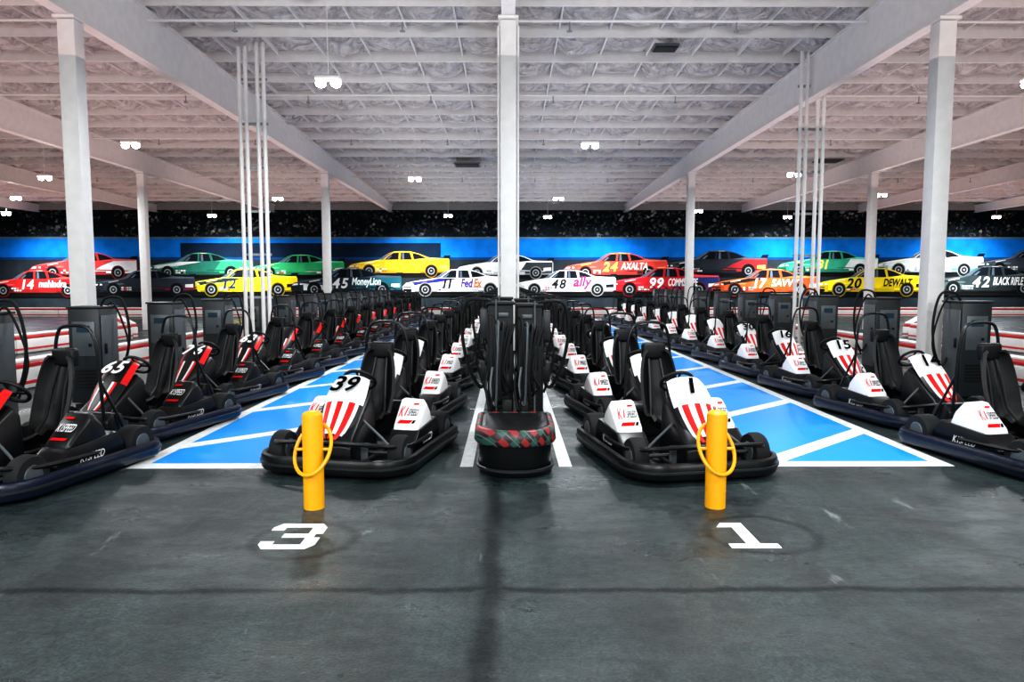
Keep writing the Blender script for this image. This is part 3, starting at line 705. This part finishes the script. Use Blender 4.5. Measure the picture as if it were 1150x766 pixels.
# ------------------------------------------------------------------ charging cabinets
def make_cabinet(s, body, door, hh, wx, wy, extra=0, lh=.14):
    t = thing('charging_cabinet', 'cabinet', 'charger', (0, 0, 0), 0, 'charging cabinets')
    trim = GREYD if extra else GREYM
    MB().box((0, 0, hh/2+.04), (wx, wy, hh-.08)).build('body', body, t, bevel=.015)
    MB().box((0, 0, .03), (wx*.85, wy*.85, .06)).build('plinth', SOFT, t)
    d = MB().box((s*(wx/2+.008), 0, hh*.55), (.016, wy*.84, hh*.76)).build('door', door, t, bevel=.005)
    MB().box((s*(wx/2+.03), -wy*.3, hh*.6), (.03, .025, .14)).build('handle', SOFT, d, bevel=.006)
    for k in range(6): MB().box((0, -wy/2-.006, hh*.22+k*.045), (wx*.66, .012, .02)).build('louvre', SOFT, t)
    pnl = MB().box((0, -wy/2-.006, hh*.70), (wx*.72, .012, hh*.34)).build('front_panel', door, t, bevel=.004)
    MB().box((0, -wy/2-.015, hh*.80), (wx*.42, .01, .09)).build('screen', SCREEN, pnl)
    MB().box((wx*.2, -wy/2-.015, hh*.64), (.04, .01, .04)).build('switch', SOFT, pnl)
    MB().box((0, 0, hh+.015), (wx+.03, wy+.03, .03)).build('top_cover', body, t, bevel=.008)
    cp = [(s*wx*.4, -.1, hh+.02), (s*wx*.6, -.12, hh+lh), (s*(wx*.6+.2), -.1, hh+lh-.02), (s*(wx*.6+.26), -.05, hh-.25), (s*(wx*.6+.2), 0, .75), (s*(wx/2+.1), .05, .5), (s*(wx/2+.02), .05, .62)]
    MB().tube([cat(cp, k/40) for k in range(41)], .018, 8).build('charging_cable', CAB, t)
    cp = [(s*wx*.3, .1, hh+.02), (s*wx*.5, .12, hh+lh*.5), (s*(wx*.6+.06), .16, hh-.2), (s*(wx*.6+.12), .18, .8), (s*(wx/2+.04), .18, .42)]
    MB().tube([cat(cp, k/30) for k in range(31)], .014, 8).build('charging_cable', CAB, t)
    for q in range(extra):
        ox = (-.42+.2*q)*wx; dp = .03*(q % 3)
        cp = [(ox, -wy/2-.01, hh*.92-.07*q), (ox+.03, -wy/2-.1-dp, hh*.86), (ox+.05-.03*q, -wy/2-.14-dp, .75), (ox+.0, -wy/2-.1-dp, .32+.06*q), (ox-.05, -wy/2-.06-dp, .55), (ox-.03, -wy/2-.02, .7+.05*q)]
        MB().tube([cat(cp, k/30) for k in range(31)], .014, 8).build('charging_cable', CAB if q != 1 else GREYM, t)
    if extra:
        MB().box((s*(wx/2+.05), -wy*.2, hh*.86), (.08, .12, .3)).build('junction_box', trim, t, bevel=.01)
        MB().box((s*(wx/2+.05), -wy*.2, hh*.5), (.08, .1, .2)).build('plug_holster', SOFT, t, bevel=.01)
        MB().tube([(s*wx*.2, -wy/2-.03, .1), (s*wx*.2, -wy/2-.03, hh+.06)], .01, 6).build('conduit', GREYM, t)
        MB().box((-s*wx*.1, -wy/2-.03, hh*.45), (wx*.4, .05, .12)).build('terminal_box', trim, t, bevel=.006)
        MB().box((-s*wx*.1, -wy/2-.02, hh*.93), (wx*.4, .03, .04)).build('name_plate', GREYM, t, bevel=.004)
        MB().box((-s*wx*.25, -wy/2-.05, hh*.24), (wx*.4, .09, .2)).build('power_pack', SOFT, t, bevel=.01)
    return t
L0 = make_cabinet(1, GREYD, GREYM, 1.36, .42, .46); R0 = make_cabinet(-1, GREYD, GREYM, 1.42, .42, .46)
CL0 = make_cabinet(-1, GREYK, SOFT, 1.38, .25, .5, 5, .05); CR0 = make_cabinet(1, GREYK, SOFT, 1.36, .25, .5, 5, .05)
def run(p, x, ys, fmt):
    for i, y in enumerate(ys):
        k = copy_tree(p); k.location = (x, y, 0 if abs(x) > 2 else .1); k['label'] = fmt % ORD[i]
run(L0, -5.7, [7.7+2.1*i for i in range(13)], 'grey charging cabinet, %s from the front in the left-hand line')
run(R0, 6.62, [7.9+2.35*i for i in range(11)], 'grey charging cabinet, %s from the front in the right-hand line')
cy = [7.45+2.3*i for i in range(12) if i != 8]
run(CL0, -.075, cy, 'black charging cabinet, %s from the front, left side of the central island')
run(CR0, .215, cy, 'black charging cabinet, %s from the front, right side of the central island')
for p in (L0, R0, CL0, CR0): rm(p)
for a, c, lb in ((7.06, 10.6, 'low dark plinth under the front central charging cabinets'), (11.3, 25.3, 'long low dark plinth under the central chargers behind the middle column'), (26.1, 34, 'low dark plinth under the farthest central charging cabinets')):
    t = MB().box((.07, (a+c)/2, .05), (.62, c-a, .1)).build('charger_plinth', GREYD, None, bevel=.02); tag(t, lb, 'plinth', 'charger plinths')
# tartan nose barrier
t = thing('nose_barrier', 'rounded black barrier with red and green plaid band at the island front', 'barrier', (.06, 6.05, 0))
def rl(off, zz): return [(x, y, zz) for x, y in rr(.36, 0, .95, .34, .05, off, 9)]
MB().loft([rl(.05, 0), rl(.03, .02), rl(.03, .4), rl(.08, .43)]).build('body', BLK, t, ang=50)
MB().loft([rl(.05, .27), rl(.0, .28), rl(-.012, .3), rl(-.0, .415), rl(.025, .43), rl(.05, .425)], closed=False, caps=False).build('plaid_band', TART, t, ang=60)
MB().loft([rl(.02, .05), rl(.005, .055), rl(.005, .075), rl(.02, .08)], closed=True).build('rub_strip', GREYD, t)
# ------------------------------------------------------------------ track barriers
def barrier(p, q, label):
    p, q = Vector(p), Vector(q); d = q-p; L_ = d.length-.03
    t = thing('track_barrier', label, 'barrier', ((p.x+q.x)/2, (p.y+q.y)/2, 0), math.atan2(d.y, d.x), 'track barrier sections')
    k = .72
    MB().box((0, 0, .24*k), (L_, .34, .46*k)).build('body', BWHITE, t, bevel=.03)
    MB().box((0, 0, .53*k), (L_, .3, .1*k)).build('red_rail', BRED, t, bevel=.02)
    MB().box((0, 0, .62*k), (L_, .24, .07*k)).build('top_rail', BWHITE, t, bevel=.02)
    MB().box((0, 0, .15*k), (L_, .352, .07*k)).build('red_band', BRED, t)
def line(pts, name):
    n = 0
    for a, c in zip(pts[:-1], pts[1:]):
        a, c = Vector(a), Vector(c); dd = (c-a).normalized(); a = a+dd*.25; c = c-dd*.25; k = max(1, round((c-a).length/5))
        for i in range(k):
            barrier(a+(c-a)*(i/k), a+(c-a)*((i+1)/k), 'white and red barrier, %s section of the %s' % (ORD[n], name)); n += 1
line([(-7.9, 9), (-7.9, 24), (-9.5, 31)], 'line nearest the left chargers')
line([(-12.2, 12), (-11.6, 22), (-16, 29)], 'second line on the left track')
line([(-18, 18), (-16.8, 24), (-25, 31)], 'third line on the left track')
line([(8.6, 9), (8.6, 24), (10, 31)], 'line nearest the right chargers')
line([(13, 12), (12.4, 22), (17, 29)], 'second line on the right track')
line([(19, 18), (17.8, 24), (26, 31)], 'third line on the right track')
line([(-28, 36.2), (28, 36.2)], 'line below the mural')
sc = bpy.context.scene
sc.view_settings.view_transform = 'Standard'
try: sc.view_settings.look = 'Medium High Contrast'
except Exception as e: print('look', e)
sc.view_settings.exposure = .2
